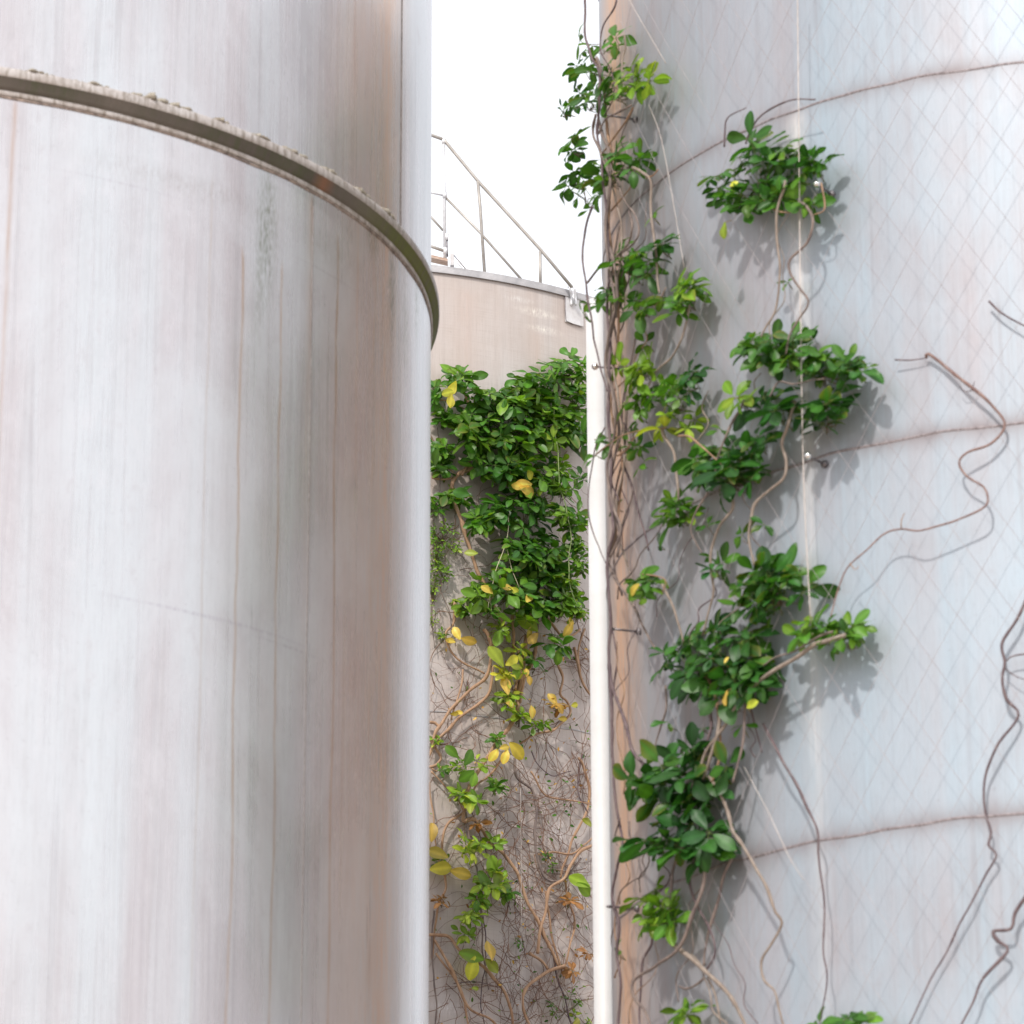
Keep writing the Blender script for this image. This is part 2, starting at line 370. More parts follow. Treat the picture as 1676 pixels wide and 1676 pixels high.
# middle tank
tm = thing('storage_tank', (TM.c.x, TM.c.y, 0), 'matte grey-pink tank half covered by leafy creepers, standing behind the gap', 'tank')
lst = []
def STM(x, y, w, z1, z0, st, c): u, _ = TM.uv(x, y); lst.append((u, w, z1, z0, st, c, .02))
STM(880, 520, .10, ZTOP_M-.25, ZTOP_M-1.6, .4, (.56, .40, .32)); STM(765, 500, .12, ZTOP_M-.1, ZTOP_M-1.5, .35, (.58, .42, .35))
md = []
def DM(x, y, ru, rz, st, c): u, z_ = TM.uv(x, y); md.append((u, z_, ru, rz, st, c))
DM(915, 1365, .10, .09, 1.0, (.85, .80, .80)); DM(760, 1330, .2, .05, .6, (.75, .72, .74)); DM(730, 1650, .12, .04, .9, (.85, .82, .82)); DM(880, 512, .14, .03, .9, (.85, .80, .72)); DM(892, 540, .12, .025, .9, (.85, .80, .72)); DM(850, 490, .10, .02, .7, (.8, .78, .75))  # pale patches; thin ones below the rim are painted light reflections
MST_M = steel('middle_tank_steel', (.56, .495, .46), (.57, .475, .425), (.57, .535, .52), 2.2, streaks=lst, dirt_and_glints=md, metal=.12, rough=.5, weave=.5)
revolve(TM, shell_prof(-.05, ZTOP_M-.03), 'shell', MST_M, tm, 300)
RIMM = simple('rim_steel', (.36, .35, .355), (.52, .50, .50), 12, .5, .3)
roof(TM, ZTOP_M, RIMM, tm, .10)
for zs in (ZTOP_M-2.2, ZTOP_M-3.75):
    revolve(TM, [(-.001, zs+.005), (.003, zs+.002), (.003, zs-.002), (-.001, zs-.005)], 'weld_seam', RIMM, tm, 400, jitter=.006)
# patch plate and its hook-shaped bracket at the rim
def patch(T_, x0, x1, y0, y1, th, name, mat, parent):
    mb = MB(); ua = T_.uv(x0, (y0+y1)/2)[0]/T_.R; ub = T_.uv(x1, (y0+y1)/2)[0]/T_.R
    za = T_.pt((x0+x1)/2, y0).z; zb = T_.pt((x0+x1)/2, y1).z; N = 8
    for o in (0.002, th):
        for i in range(N+1):
            a = ua+(ub-ua)*i/N
            mb.v.append(T_.at(a, za, o)); mb.v.append(T_.at(a, zb, o))
    M = 2*(N+1)
    for i in range(N):
        a = 2*i; mb.f.append((M+a, M+a+1, M+a+3, M+a+2)); mb.f.append((a, a+2, M+a+2, M+a)); mb.f.append((a+1, M+a+1, M+a+3, a+3))
    mb.f.append((0, M, M+1, 1)); mb.f.append((2*N, 2*N+1, M+2*N+1, M+2*N))
    return mb.build(name, mat, parent, False)
PLATE = simple('plate_steel', (.60, .57, .56), (.74, .73, .73), 20, .55, .25)
pl = patch(TM, 924, 953, 480.5, 531, .008, 'patch_plate', PLATE, tm)
mb = MB()
pa = TM.pt(932, 477, .012); pb = TM.pt(940, 499, .012)
mb.tube([TM.pt(925.5, 481, .009), TM.pt(925, 506, .009), TM.pt(926.5, 525, .009), TM.pt(940, 531, .009), TM.pt(952, 535, .009)], .0018, 5)
mb.build('plate_weld', WELD, pl)
mb = MB()
hook = [TM.pt(939, 500, .02), TM.pt(938.5, 486, .022), TM.pt(937, 473, .03), TM.pt(935, 468, .02), TM.pt(934, 470, -.02)]
for dx in (-.011, .011):
    mb.tube(spline([p+Vector((dx, 0, 0)) for p in hook], .01), .006, 6)
mb.box(TM.pt(938.5, 487, .018), Vector((1, 0, 0)), Vector((0, 1, 0)), Vector((.05, 0, 1)).normalized(), .012, .004, .035)
mb.build('rim_bracket', GALV, tm)

# ------------------------------------------------------------------ guard rail and landing on the middle tank's roof
YP = TM.pt(830, 452).y+.10
def P(x, y, yy=None):
    d = ray(x, y); k = ((YP if yy is None else yy))/d.y; return CAM+d*k
rail = thing('stair_railing', P(830, 452), 'sloping tubular handrail with posts on the rim of the middle tank', 'railing')
def bar(name, pts, r, mat, parent, n=10, yy=None):
    mb = MB(); mb.tube([P(x, y, yy) if not isinstance(x, Vector) else x for x, y in pts], r, n); return mb.build(name, mat, parent)
bar('top_rail', [(727, 229), (730, 233), (782, 296), (886, 410), (936, 470)], .0080, RAILM, rail)
bar('middle_rail', [(731, 325), (789, 384), (854, 458)], .0062, RAILM, rail)
bar('post', [(782, 297), (786, 340), (793.5, 452)], .0080, RAILM, rail)
bar('post', [(884, 412), (884.5, 468)], .0078, RAILM, rail)
bar('stub_rail', [(690, 338), (725, 377)], .006, RAILM, rail, yy=YP+.5)
ld = thing('roof_landing', P(726, 420), 'short galvanised landing post and rails at the roof edge, beside the left tank', 'landing')
pp = bar('post', [(726, 227), (727, 300), (728.5, 423)], .0086, GALV, ld)
bar('top_rail', [(640, 205), (700, 219), (726.5, 228.5)], .0085, RAILM, ld)
bar('middle_rail', [(640, 303), (705, 315), (727.5, 320)], .0055, GALV, ld)
bar('lower_rail', [(640, 391), (705, 403), (728, 411)], .0078, RAILM, ld)
for (x, y) in ((726, 231), (728, 320), (729, 411), (731.5, 388)):
    bar('clamp', [(x, y-5), (x+.3, y+5)], .012 if y > 300 else .0095, GALV, pp, 8)
bar('gusset_bar', [(731, 388), (732.5, 420)], .004, PINM, ld)
mb = MB(); c = P(705, 423); mb.box(c, (P(734, 427)-P(700, 419)).normalized(), Vector((0, 1, 0)), Vector((0, 0, 1)), .085, .03, .007)
mb.build('toe_board', WOODR, ld, False)
mb = MB(); mb.box(P(740, 427), Vector((1, 0, 0)), Vector((0, 1, 0)), Vector((0, 0, 1)), .009, .02, .030); mb.build('bracket_leg', RIMM, ld, False)
mb = MB(); y1 = YP-.02; y2 = YP+.02
tri = [(734, 387), (738, 391), (783, 441), (783, 452), (748, 452), (748, 420), (734, 408)]
for yy in (y1, y2):
    for (x, y) in tri: mb.v.append(P(x, y, yy))
n = len(tri); mb.f.append(tuple(range(n))); mb.f.append(tuple(range(n, 2*n))[::-1])
for i in range(n): mb.f.append((i, i+n, (i+1) % n+n, (i+1) % n))
mb.build('stair_stringer', GALV, rail, False)
bar('brace_wire', [(743, 418), (762, 440)], .0025, PINM, ld, 6, yy=YP-.04)

# ------------------------------------------------------------------ leaves
def lerp3(a, b, t): return tuple(x+(y-x)*t for x, y in zip(a, b))
def leafcol(h, rr):
    """h: 0 deep green, .5 mid green, 1 lime, 2 yellow, 3 dry brown"""
    h += rr.uniform(-.16, .16); st = [(-.2, (.020, .085, .022)), (.15, (.034, .125, .018)), (.5, (.070, .19, .018)), (1, (.20, .34, .030)), (1.5, (.56, .56, .06)), (2, (.80, .54, .11)), (3, (.40, .19, .07)), (4, (.3, .15, .07))]
    for (a, ca), (b, cb) in zip(st, st[1:]):
        if h <= b: c = lerp3(ca, cb, max(0, (h-a)/(b-a))); break
    else: c = st[-1][1]
    k = rr.uniform(.62, 1.3); return (*[x*k for x in c], 1)
NL, NW = 7, 2
def leaf(mb, base, d, nrm, L, W, col, rr, curl=.3, fold=.25, stalk=.15):
    d = d.normalized(); y = nrm.cross(d)
    if y.length < 1e-4: return
    y.normalize(); z = d.cross(y); b0 = len(mb.v)
    tw = rr.uniform(-.35, .35); wav = rr.uniform(-.12, .12); ph = rr.uniform(0, 6)
    side = rr.uniform(-.12, .12); sick = rr.uniform(.2, .8) if rr.random() < .14 else 0
    for i in range(NL+1):
        t = i/NL; w = W*.5*(max(0, math.sin(math.pi*min(1, t**1.25*.97+.015)))**.62)
        if i == NL: w = W*.10
        a = curl*t; cx = L*(stalk*0+math.sin(a)/max(a, 1e-4)*t if abs(a) > 1e-3 else L*t/L)
        px = base + d*(L*t*math.cos(a*.5)) - z*(L*t*math.sin(a*.5)) + y*(side*L*t*t)
        for j in range(-NW, NW+1):
            s_ = j/NW; ang = tw*t
            yy = y*math.cos(ang)+z*math.sin(ang); zz = z*math.cos(ang)-y*math.sin(ang)
            q = px + yy*(w*s_) + zz*(abs(s_)*w*fold + wav*W*math.sin(t*7+ph+s_)*abs(s_))
            if i == NL and j == 0: q = q - d*L*.015
            mb.v.append(q); cc = lerp3(col[:3], (.30, .26, .05), (sick*abs(s_)*t)) if sick else col[:3]
            mb.col.append((*cc, 1) if j else tuple(min(1, c*1.35) for c in cc)+(1,))
    n = 2*NW+1
    for i in range(NL):
        for j in range(n-1):
            q = b0+i*n+j; mb.f.append((q, q+1, q+n+1, q+n))
def rnd(rr): 
    v = Vector((rr.gauss(0, 1), rr.gauss(0, 1), rr.gauss(0, 1))); return v.normalized()
def stalk(mb, a, b, r, col, rr):
    n0 = len(mb.v); m = (a+b)*.5+rnd(rr)*(a-b).length*.08
    mb.tube([a, m, b], r, 4, False); mb.col += [col]*(len(mb.v)-n0)
def palmate(mb, T_, hub, root, L, h, rr, nleaf=5, spread=1.0):
    out = T_.nrm(hub)
    N = (out*rr.uniform(.2, .9)+Vector((0, 0, 1))*rr.uniform(.2, 1.0)+rnd(rr)*.5).normalized()
    ref = (hub-root); ref = ref-N*ref.dot(N)
    if ref.length < 1e-4: ref = N.orthogonal()
    ref.normalize(); side = N.cross(ref)
    stc = (.16, .22, .06, 1) if h < 1.3 else (.35, .25, .10, 1)
    if (hub-root).length < .5: stalk(mb, root, hub, .0012, stc, rr)
    for i in range(nleaf):
        an = (i-(nleaf-1)/2)*(rr.uniform(.95, 1.2))*spread*(1.15 if nleaf > 3 else 1.3)+rr.uniform(-.2, .2)
        d = ref*math.cos(an)+side*math.sin(an)+N*rr.uniform(-.35, .25)
        d.normalize(); l = L*rr.uniform(.72, 1.12)*(1-.10*abs(i-(nleaf-1)/2))
        st = l*rr.uniform(.12, .25); b = hub+d*st; stalk(mb, hub, b, .0009, stc, rr)
        leaf(mb, b, d, N+rnd(rr)*.25, l, l*rr.uniform(.46, .60), leafcol(h, rr), rr, rr.uniform(-.1, .8), rr.uniform(.05, .4))
def cluster(T_, cx, cy, rx, ry, n, h, parent, L=.07, off=(.06, .20), nleaf=5, seed=0, name='leaf_cluster', mat=None, label=None):
    rr = random.Random(int(cx*7+cy*13+seed)); mb = MB()
    core = T_.pt(cx+rx*.1, cy+ry*.55, off[0]+.25*(off[1]-off[0]))
    scale = (core-CAM).length/F
    shr = min(.75, .55*L/scale/max(rx, ry, 1))
    n = int(n*(1.35 if T_ is TM else (.88 if n > 25 else 1.0))+.5)
    for i in range(n):
        r = math.sqrt(rr.random()); a = rr.uniform(0, 2*math.pi)
        r *= 1.2 if rr.random() < .16 else 1.0
        x = cx+r*math.cos(a)*rx*(1-shr*.7); y = cy+r*math.sin(a)*ry*(1-shr*.8)
        o = off[0]+(off[1]-off[0])*(rr.random()*.8+.2*(1-r))
        hub = T_.pt(x, y, o)
        root = core.lerp(hub, rr.uniform(.25, .6))-Vector((0, 0, rr.uniform(.0, .03)))-T_.nrm(hub)*o*.35
        if root.lerp(hub, .5) and (hub-root).length > L*1.6: root = hub+(root-hub).normalized()*L*1.3
        palmate(mb, T_, hub, root, L*rr.uniform(.62, 1.18)*(1.0 if T_ is TM else 1.1), h+(rr.choice((0, 0, .12, .3))+.16 if T_ is TM else rr.choice((-.1, 0, 0, .2))), rr, nleaf if rr.random() < .75 else max(3, nleaf-2))
        stalk(mb, core, root, .0016, (.20, .15, .10, 1), rr)
    o = mb.build(name, mat or LEAF, parent)
    if label: o['label'] = label
    return o
def single(T_, x, y, L, ang, h, parent, off=.07, name='yellow_leaf', W=.58):
    """one separate leaf seen from its face; ang is its heading on the wall, 0 = right, 90 = up"""
    L = L*.78; rr = random.Random(int(x*31+y*17)); mb = MB(); p = T_.pt(x, y, off); out = T_.nrm(p)
    rt = Vector((-out.y, out.x, 0)); 
    if rt.x < 0: rt = -rt
    d = rt*math.cos(rad(ang))+Vector((0, 0, 1))*math.sin(rad(ang))+out*rr.uniform(-.2, .2)
    N = (out+Vector((0, 0, -.1))+rnd(rr)*.25).normalized()
    p = p-d.normalized()*L*.5
    stalk(mb, p-d*L*.3-out*.03, p, .001, (.4, .28, .12, 1), rr)
    leaf(mb, p, d, N, L, L*W, leafcol(h, rr), rr, rr.uniform(0, .5), rr.uniform(.05, .3))
    return mb.build(name, LEAF, parent)
def stem(T_, pts, r, parent, mat, off=.06, r2=None, name='stem', wob=.006, knots=True, freq=9):
    offs = off if isinstance(off, (list, tuple)) else None
    n = len(pts); A = []
    for i, (x, y) in enumerate(pts):
        o = (offs[0]+(offs[1]-offs[0])*i/(n-1)) if offs else off
        o += .012*noise.noise(Vector((x*.05, y*.05, r*500)))
        A.append(T_.pt(x, y, max(o, r+.002)))
    C_ = spline(A, .012); N = len(C_); rs = []; r2 = r if r2 is None else r2
    for i in range(N):
        t = i/(N-1); k = r+(r2-r)*t
        if knots: k *= 1+.16*noise.noise(C_[i]*30)+(.28 if noise.noise(C_[i]*11+Vector((r*900, 0, 0))) > .36 else 0)
        rs.append(k)
        w = Vector((noise.noise(C_[i]*freq+Vector((5, 0, 0))), 0, noise.noise(C_[i]*freq+Vector((0, 9, 0)))*.5)); C_[i] = C_[i]+w*wob
    mb = MB(); mb.tube(C_, rs, 7); return mb.build(name, mat, parent)

# ------------------------------------------------------------------ wire net and stand-off pins on the right tank
NETO = .08
net = MB()
da = .163/(TR.R+NETO); slope = .262/da
amin, amax = TR.uv(1062, 800)[0]/TR.R, 1.3; zb, zt = .5, 7.85
def netp(a, z): return TR.at(a, z, NETO+.006*noise.noise(Vector((a*2, z*1.3, 0))))
u0_, z0_ = TR.uv(1498, 152)[0]/TR.R, TR.pt(1498, 152, NETO).z
k = -60
for sgn in (1, -1):
    for k in range(-70, 71):
        pts = []
        for i in range(0, 140):
            z_ = zb+(zt-zb)*i/139; a = u0_+sgn*(z_-z0_)/slope+k*da
            if amin <= a <= amax: pts.append(netp(a, z_)+Vector((0, 0, 0)))
        if len(pts) > 2: net.tube(pts, .00075, 4, False)
o = net.build('wire_net', WIRE, None)
tag(o, 'fine diamond wire mesh stretched in front of the right tank for the creepers', 'wire mesh')
def pin(x, y, label, bead=False, bare=False):
    p = TR.pt(x, y, .002); out = TR.nrm(p)
    t = thing('standoff_pin', p, label, 'wall pin', 'pins holding the wire mesh off the tank')
    mb = MB(); mb.tube([p, p+out*.10], .0038, 8); mb.build('rod', PINM, t)
    mb = MB(); mb.tube([p-out*.002, p+out*.006, p+out*.012], [.012, .012, .008], 14); mb.build('wall_plate', PINM, t)
    mb = MB(); e = p+out*.092; q = 1 if bead else .42; mb.tube([e-out*.008, e-out*.004, e+out*.004, e+out*.010, e+out*.013], [.006*q, .011*q, .0125*q, .009*q, .004*q], 14); mb.build('clamp_cap', CHROME if bead else PINM, t)
pin(1041, 196, 'dark pin below the topmost leaf tufts at the left edge of the right tank')
pin(1018, 604, 'bright capped pin inside the twisted stem bundle, level with the lime leaves', True)
pin(1047, 1034, 'bare dark pin sticking out at the edge above the big middle clump')
pin(1044, 1487, 'dark pin beside the small bright sprig low on the tank edge')
pin(1362, 318, 'shiny pin in the shadow right of the uppermost big leaf clump', True)
pin(1350, 760, 'silver ball-ended pin on the middle weld seam', True)
# slack guy cables
def cable(pts, off, label, r=.0028, mat=None, T_=TR):
    A = [T_.pt(x, y, off) for x, y in pts]; mb = MB(); mb.tube(spline(A, .05), r, 6)
    o = mb.build('steel_cable', mat or GALV, None); tag(o, label, 'cable')
CABM = simple('dull_cable', (.46, .40, .36), (.66, .60, .56), 30, .5, .4)
cable([(1305, -40), (1308, 270), (1311, 560), (1316, 800), (1327, 1022)], .12, 'upright steel cable running down through the two upper right clumps', .0019, CABM)
cable([(1020, -20), (1037, 13), (1062, 56), (1090, 104), (1064, 168)][:4], .12, 'short pale diagonal cable above the topmost tufts', .0011, CABM)
cable([(1062, 172), (1083, 230), (1107, 361), (1120, 440)], .12, 'thin slanting cable left of the uppermost big clump', .0010, CABM)
cable([(1218, 1255), (1243, 1302), (1263, 1340), (1290, 1400), (1315, 1440)], .12, 'pale slanting cable right of the broad leaved low clump', .0010, CABM)

# ------------------------------------------------------------------ vines on the right tank
G1 = 'creepers on the right tank'
ev = thing('climbing_vine', TR.pt(1010, 1676, .05), 'creeper of twisted stems climbing the very edge of the right tank, with small leaf tufts', 'vine', G1)
cv = thing('climbing_vine', TR.pt(1130, 1676, .05), 'creeper with large dark leaf clumps zigzagging up the middle of the right tank', 'vine', G1)
def EX(P_, n=.07): return P_
rope = [(958, -20), (957, 33), (960, 67), (968, 94), (980, 117), (984, 150), (980, 187), (978, 217), (983, 250), (988, 300), (994, 367), (997, 434), (995, 501), (997, 560), (998, 602), (997, 664), (997, 714), (1002, 763), (999, 819), (1004, 866), (996, 912), (997, 974), (999, 1022), (996, 1063), (1002, 1123), (1016, 1164), (1037, 1229), (1060, 1260)]
def jig(P_, sx, amp, fr, ph): return [(x+sx+amp*math.sin(y/fr+ph), y) for x, y in P_]
stem(TR, rope, .0042, ev, BARKP, .11, .0055)
mid = [p for p in rope if 90 < p[1] < 930]
stem(TR, jig(mid, 6, 9, 34, 0), .0050, ev, BARKG, .10)
stem(TR, jig(mid, 10, 8, 42, 2), .0042, ev, BARK, .08)
stem(TR, jig(mid[3:], 2, 9, 30, 4), .0045, ev, BARKG, .12)
stem(TR, jig(mid[5:], 12, 10, 55, 1), .0036, ev, BARKL, .09)
stem(TR, jig([p for p in rope if p[1] > 350][:12], 16, 12, 60, 3), .0038, ev, BARKG, .07)
stem(TR, [(998, 1100), (1000, 1150), (1002, 1220), (1006, 1290), (1014, 1350), (1018, 1387), (1007, 1431), (1003, 1468), (1012, 1510), (1010, 1562), (1016, 1610), (1011, 1667), (1012, 1700)], .0045, ev, BARKP, .08)
stem(TR, [(1001, 1030), (1010, 1075), (1006, 1120), (999, 1160), (1004, 1200), (1001, 1240)], .0026, ev, BARKP, .07)
for P_, r, m, o in (
    ([(970, 337), (958, 374), (955, 418), (959, 458), (961, 490), (970, 528), (973, 560), (986, 608), (994, 640)], .0042, BARKP, .14),
    ([(990, 700), (972, 745), (963, 819), (972, 875), (991, 918), (996, 930)], .0026, BARKP, .12),
    ([(960, 462), (972, 448), (990, 431), (1027, 408), (1047, 384), (1040, 351), (1024, 331), (1010, 297), (1000, 270), (998, 240)], .0040, BARKG, .10),
    ([(1023, 58), (1024, 80), (1018, 100), (1018, 140)], .0038, BARKL, .11),
    ([(1007, -10), (1006, 10), (987, 43), (985, 84), (1000, 117), (1003, 160), (988, 190)], .0030, BARKP, .10),
    ([(1034, 172), (1010, 185), (990, 196), (980, 220)], .0040, BARKG, .11),
    ([(1036, 176), (1020, 205), (1000, 232), (985, 252)], .0038, BARK, .10),
    ([(1034, 274), (1050, 282), (1064, 296), (1064, 334), (1066, 368), (1072, 418), (1076, 461), (1080, 480)], .0056, BARKL, .11),
    ([(1058, 291), (1068, 287), (1077, 277)], .0035, BARK, .11),
    ([(1000, 345), (1022, 320), (1035, 300), (1034, 276)], .0032, BARK, .09),
    ([(1030, 345), (1035, 370), (1028, 400), (1010, 420), (1000, 450)], .0036, BARKG, .10),
    ([(1022, 440), (1012, 480), (1022, 520), (1010, 560), (1025, 600)], .0034, BARKG, .07),
    ([(1128, 490), (1124, 520), (1116, 555), (1100, 585), (1080, 602), (1066, 620), (1060, 640)], .0044, BARKL, .09),
    ([(1084, 700), (1086, 712), (1103, 739), (1107, 770), (1109, 800), (1108, 825)], .0062, BARKL, .10),
    ([(1040, 545), (1030, 600), (1020, 650), (1018, 700), (1012, 740)], .0030, BARKG, .06),
    ([(1022, 760), (1034, 797), (1044, 835), (1056, 875), (1060, 900)], .0044, BARKP, .05),
    ([(1036, 800), (1034, 815), (1022, 850), (1008, 890), (994, 931)], .0034, BARKG, .09),
    ([(994, 918), (1010, 950), (1020, 968), (1041, 999), (1060, 1040), (1072, 1060)], .0050, BARKG, .08),
    ([(1008, 872), (1020, 900), (1028, 930), (1034, 960)], .0040, BARKL, .07),
    ([(1084, 957), (1100, 990), (1110, 1020), (1118, 1050)], .0050, BARKL, .10),
    ([(1050, 940), (1080, 945), (1090, 952), (1084, 970)], .0028, BARK, .10),
    ([(1010, 746), (1026, 735), (1040, 715), (1060, 705), (1090, 700)], .0028, BARK, .11),
    ([(975, 745), (1000, 725), (1020, 712), (1060, 702)], .0030, BARK, .12),
    ([(1088, 1123), (1090, 1164), (1082, 1190), (1072, 1220), (1075, 1240)], .0040, BARKG, .09),
    ([(1015, 1340), (1005, 1372), (1010, 1384)], .0028, BARKG, .08),
    ([(1030, 1345), (1031, 1370), (1045, 1388), (1062, 1400), (1060, 1418), (1048, 1434), (1048, 1460)], .0032, BARKG, .06),
    ([(1069, 1520), (1067, 1545), (1054, 1570), (1050, 1605), (1047, 1650), (1046, 1700)], .0045, BARKP, .05),
    ([(1004, 1482), (1022, 1487), (1040, 1488)], .0028, BARKP, .10)):
    stem(TR, P_, r, ev, m, o, r*.65)
for P_, r, m, o in (
    ([(1284, 296), (1282, 310), (1271, 347), (1274, 402), (1276, 450), (1268, 508), (1253, 537), (1245, 555)], .0050, BARKL, .13),
    ([(1245, 320), (1258, 335), (1270, 345), (1290, 348), (1306, 346)], .0036, BARK, .13),
    ([(1306, 332), (1316, 334), (1327, 350), (1329, 370), (1319, 399), (1293, 424), (1293, 444), (1310, 473), (1322, 495), (1306, 524), (1293, 550), (1287, 580)], .0052, BARKG, .14),
    ([(1345, 300), (1350, 330), (1348, 345), (1330, 352)], .0030, BARK, .12),
    ([(1216, 655), (1211, 670), (1199, 689), (1184, 726), (1172, 757), (1170, 775)], .0044, BARKG, .11),
    ([(1300, 655), (1296, 672), (1289, 701), (1281, 726), (1287, 754), (1283, 782), (1260, 802), (1240, 818), (1231, 830), (1227, 850), (1225, 878), (1235, 925)], .0060, BARKL, .11),
    ([(1260, 650), (1275, 625), (1300, 628), (1330, 622), (1350, 620)], .0034, BARKG, .13),
    ([(1196, 800), (1199, 832), (1180, 860), (1166, 900), (1165, 937), (1168, 968), (1162, 999), (1150, 1040)], .0056, BARKL, .10),
    ([(1159, 805), (1140, 838), (1131, 869), (1140, 890), (1150, 905)], .0036, BARKG, .09),
    ([(1109, 714), (1127, 714), (1146, 729), (1165, 746), (1180, 760)], .0034, BARK, .12),
    ([(1385, 1040), (1358, 1048), (1333, 1055), (1305, 1075), (1264, 1099), (1232, 1124), (1207, 1152), (1183, 1193), (1155, 1233), (1142, 1270)], .0078, BARKL, .17),
    ([(1181, 1145), (1178, 1180), (1172, 1215), (1150, 1275)], .0070, BARKL, .13),
    ([(1219, 1150), (1217, 1200), (1210, 1240), (1200, 1280)], .0052, BARKG, .12),
    ([(1160, 1160), (1164, 1190), (1158, 1220), (1160, 1260)], .0062, BARKP, .09),
    ([(1230, 1160), (1238, 1200), (1246, 1232)], .0036, BARKP, .05),
    ([(1150, 1100), (1168, 1130), (1176, 1170), (1180, 1230), (1165, 1280)], .0060, BARK, .11),
    ([(1160, 1270), (1180, 1300), (1193, 1330), (1200, 1360), (1215, 1383), (1240, 1424), (1256, 1452), (1270, 1494), (1279, 1510), (1262, 1547), (1246, 1573), (1249, 1604), (1268, 1622), (1275, 1646), (1284, 1690)], .0058, BARKL, .11),
    ([(1125, 1360), (1115, 1387), (1104, 1418), (1099, 1455), (1096, 1490)], .0066, BARKG, .10),
    ([(1165, 1370), (1154, 1413), (1149, 1457), (1133, 1497), (1120, 1536), (1102, 1562), (1075, 1581), (1047, 1597), (1035, 1612), (1041, 1636), (1057, 1657), (1070, 1700)], .0068, BARKG, .11),
    ([(1145, 1370), (1130, 1440), (1140, 1480), (1162, 1520), (1170, 1560), (1155, 1590)], .0050, BARKP, .06),
    ([(1204, 1390), (1185, 1430), (1178, 1470), (1162, 1520), (1152, 1560), (1152, 1580)], .0056, BARKG, .05),
    ([(1095, 1540), (1123, 1562), (1149, 1583), (1180, 1612), (1201, 1639), (1225, 1690)], .0085, BARKL, .09),
    ([(1155, 1600), (1140, 1612), (1125, 1618), (1112, 1614)], .0042, BARKG, .08),
    ([(1160, 1600), (1172, 1630), (1180, 1690)], .0045, BARKL, .07),
    ([(1365, 1034), (1345, 1040), (1300, 1065), (1270, 1075), (1250, 1090)], .0040, BARKG, .12),
    ([(1222, 235), (1224, 225), (1239, 197), (1266, 176), (1298, 163), (1334, 162)], .0034, BARKP, .09),
    ([(1185, 240), (1187, 215), (1193, 192), (1221, 176)], .0030, BARKP, .09)):
    stem(TR, P_, r, cv, m, min(o, .125), r*.6)
for c in ((985, 72, 48, 22, 6, .55), (972, 108, 42, 26, 7, .25), (1036, 132, 42, 32, 10, .95), (960, 168, 46, 24, 9, .2), (1005, 150, 40, 26, 6, .45), (918, 186, 24, 8, 2, .3), (938, 237, 16, 26, 3, .35), (1022, 262, 42, 26, 9, .4),
          (955, 312, 40, 48, 9, .35), (1000, 290, 28, 26, 6, .4), (1032, 432, 42, 42, 13, .35), (1082, 402, 20, 18, 3, .15), (1115, 482, 50, 40, 15, .6), (1000, 490, 32, 32, 6, .4), (1045, 500, 26, 24, 5, .4), (955, 513, 14, 14, 1, .35),
          (1040, 598, 48, 24, 8, .8), (1128, 622, 22, 34, 5, .0), (1096, 650, 52, 32, 12, .55), (1040, 662, 32, 30, 6, .5), (1105, 690, 48, 20, 7, 1.0), (1015, 722, 46, 22, 6, .3), (978, 744, 12, 7, 1, .4),
          (1055, 950, 32, 28, 8, .45), (1105, 836, 42, 26, 11, .5), (1080, 1487, 50, 50, 18, .75), (1127, 1655, 18, 24, 4, .7)):
    cluster(TR, *c, ev, L=.064, off=(.045, .135), nleaf=5 if c[4] > 2 else 3)
for c in ((1235, 288, 92, 62, 50, .3, .074), (1332, 268, 30, 30, 6, .2, .072), (1320, 336, 28, 18, 4, .4, .06),
          (1268, 572, 62, 36, 20, .25, .07), (1340, 598, 62, 34, 17, .3, .066), (1408, 610, 24, 14, 3, .35, .075), (1265, 665, 42, 30, 8, .0, .078), (1348, 678, 38, 40, 10, .0, .078), (1212, 650, 26, 18, 3, .7, .066),
          (1192, 768, 74, 48, 28, .15, .078), (1240, 722, 28, 22, 5, .0, .075), (1163, 925, 34, 20, 4, .1, .07),
          (1262, 962, 78, 48, 32, .2, .074), (1335, 1032, 42, 24, 10, .45, .06), (1385, 1040, 38, 30, 10, .45, .058),
          (1168, 1085, 102, 66, 56, .12, .08), (1245, 1118, 38, 30, 9, .05, .075),
          (1116, 1275, 88, 66, 44, .05, .09), (1125, 1370, 90, 42, 22, .0, .096), (1390, 1668, 36, 14, 6, .35, .07), (1345, 1676, 20, 8, 2, .4, .06)):
    cluster(TR, *c[:6], cv, L=c[6], off=(.05, .145), nleaf=5)
for x, y, L, a, h in ((1188, 1143, .06, 260, 2), (1231, 1152, .06, 20, 1.3), (1184, 376, .07, 265, 1.2), (1192, 660, .07, 205, 1.1), (1200, 300, .04, 30, 1.4), (1188, 1080, .03, 60, 1.9), (1052, 985, .05, 10, .8)):
    single(TR, x, y, L, a, h, cv, .16)
single(TR, 1038, 966, .065, 35, 1.7, ev, .16)
rw = random.Random(5)
def wander(par, x, y, x2, y2, r, off, mat, n=7):
    stem(TR, [(x+(x2-x)*i/(n-1)+(rw.uniform(-1, 1)*13 if 0 < i < n-1 else 0), y+(y2-y)*i/(n-1)) for i in range(n)], r, par, mat, off, r*.55)
for (x, y, x2, y2) in ((1005, 640, 1090, 470), (1010, 980, 1100, 830), (1000, 1180, 1060, 940), (1015, 1480, 1105, 1330), (1008, 520, 1060, 330), (1012, 820, 1028, 620), (1020, 1300, 1010, 1050), (1030, 1676, 1085, 1520), (1020, 900, 1040, 700), (1002, 300, 1040, 160), (1006, 1600, 1020, 1400)):
    wander(ev, x, y, x2, y2, rw.uniform(.0016, .0028), rw.uniform(.04, .10), rw.choice((BARKG, BARKP, BARK)))
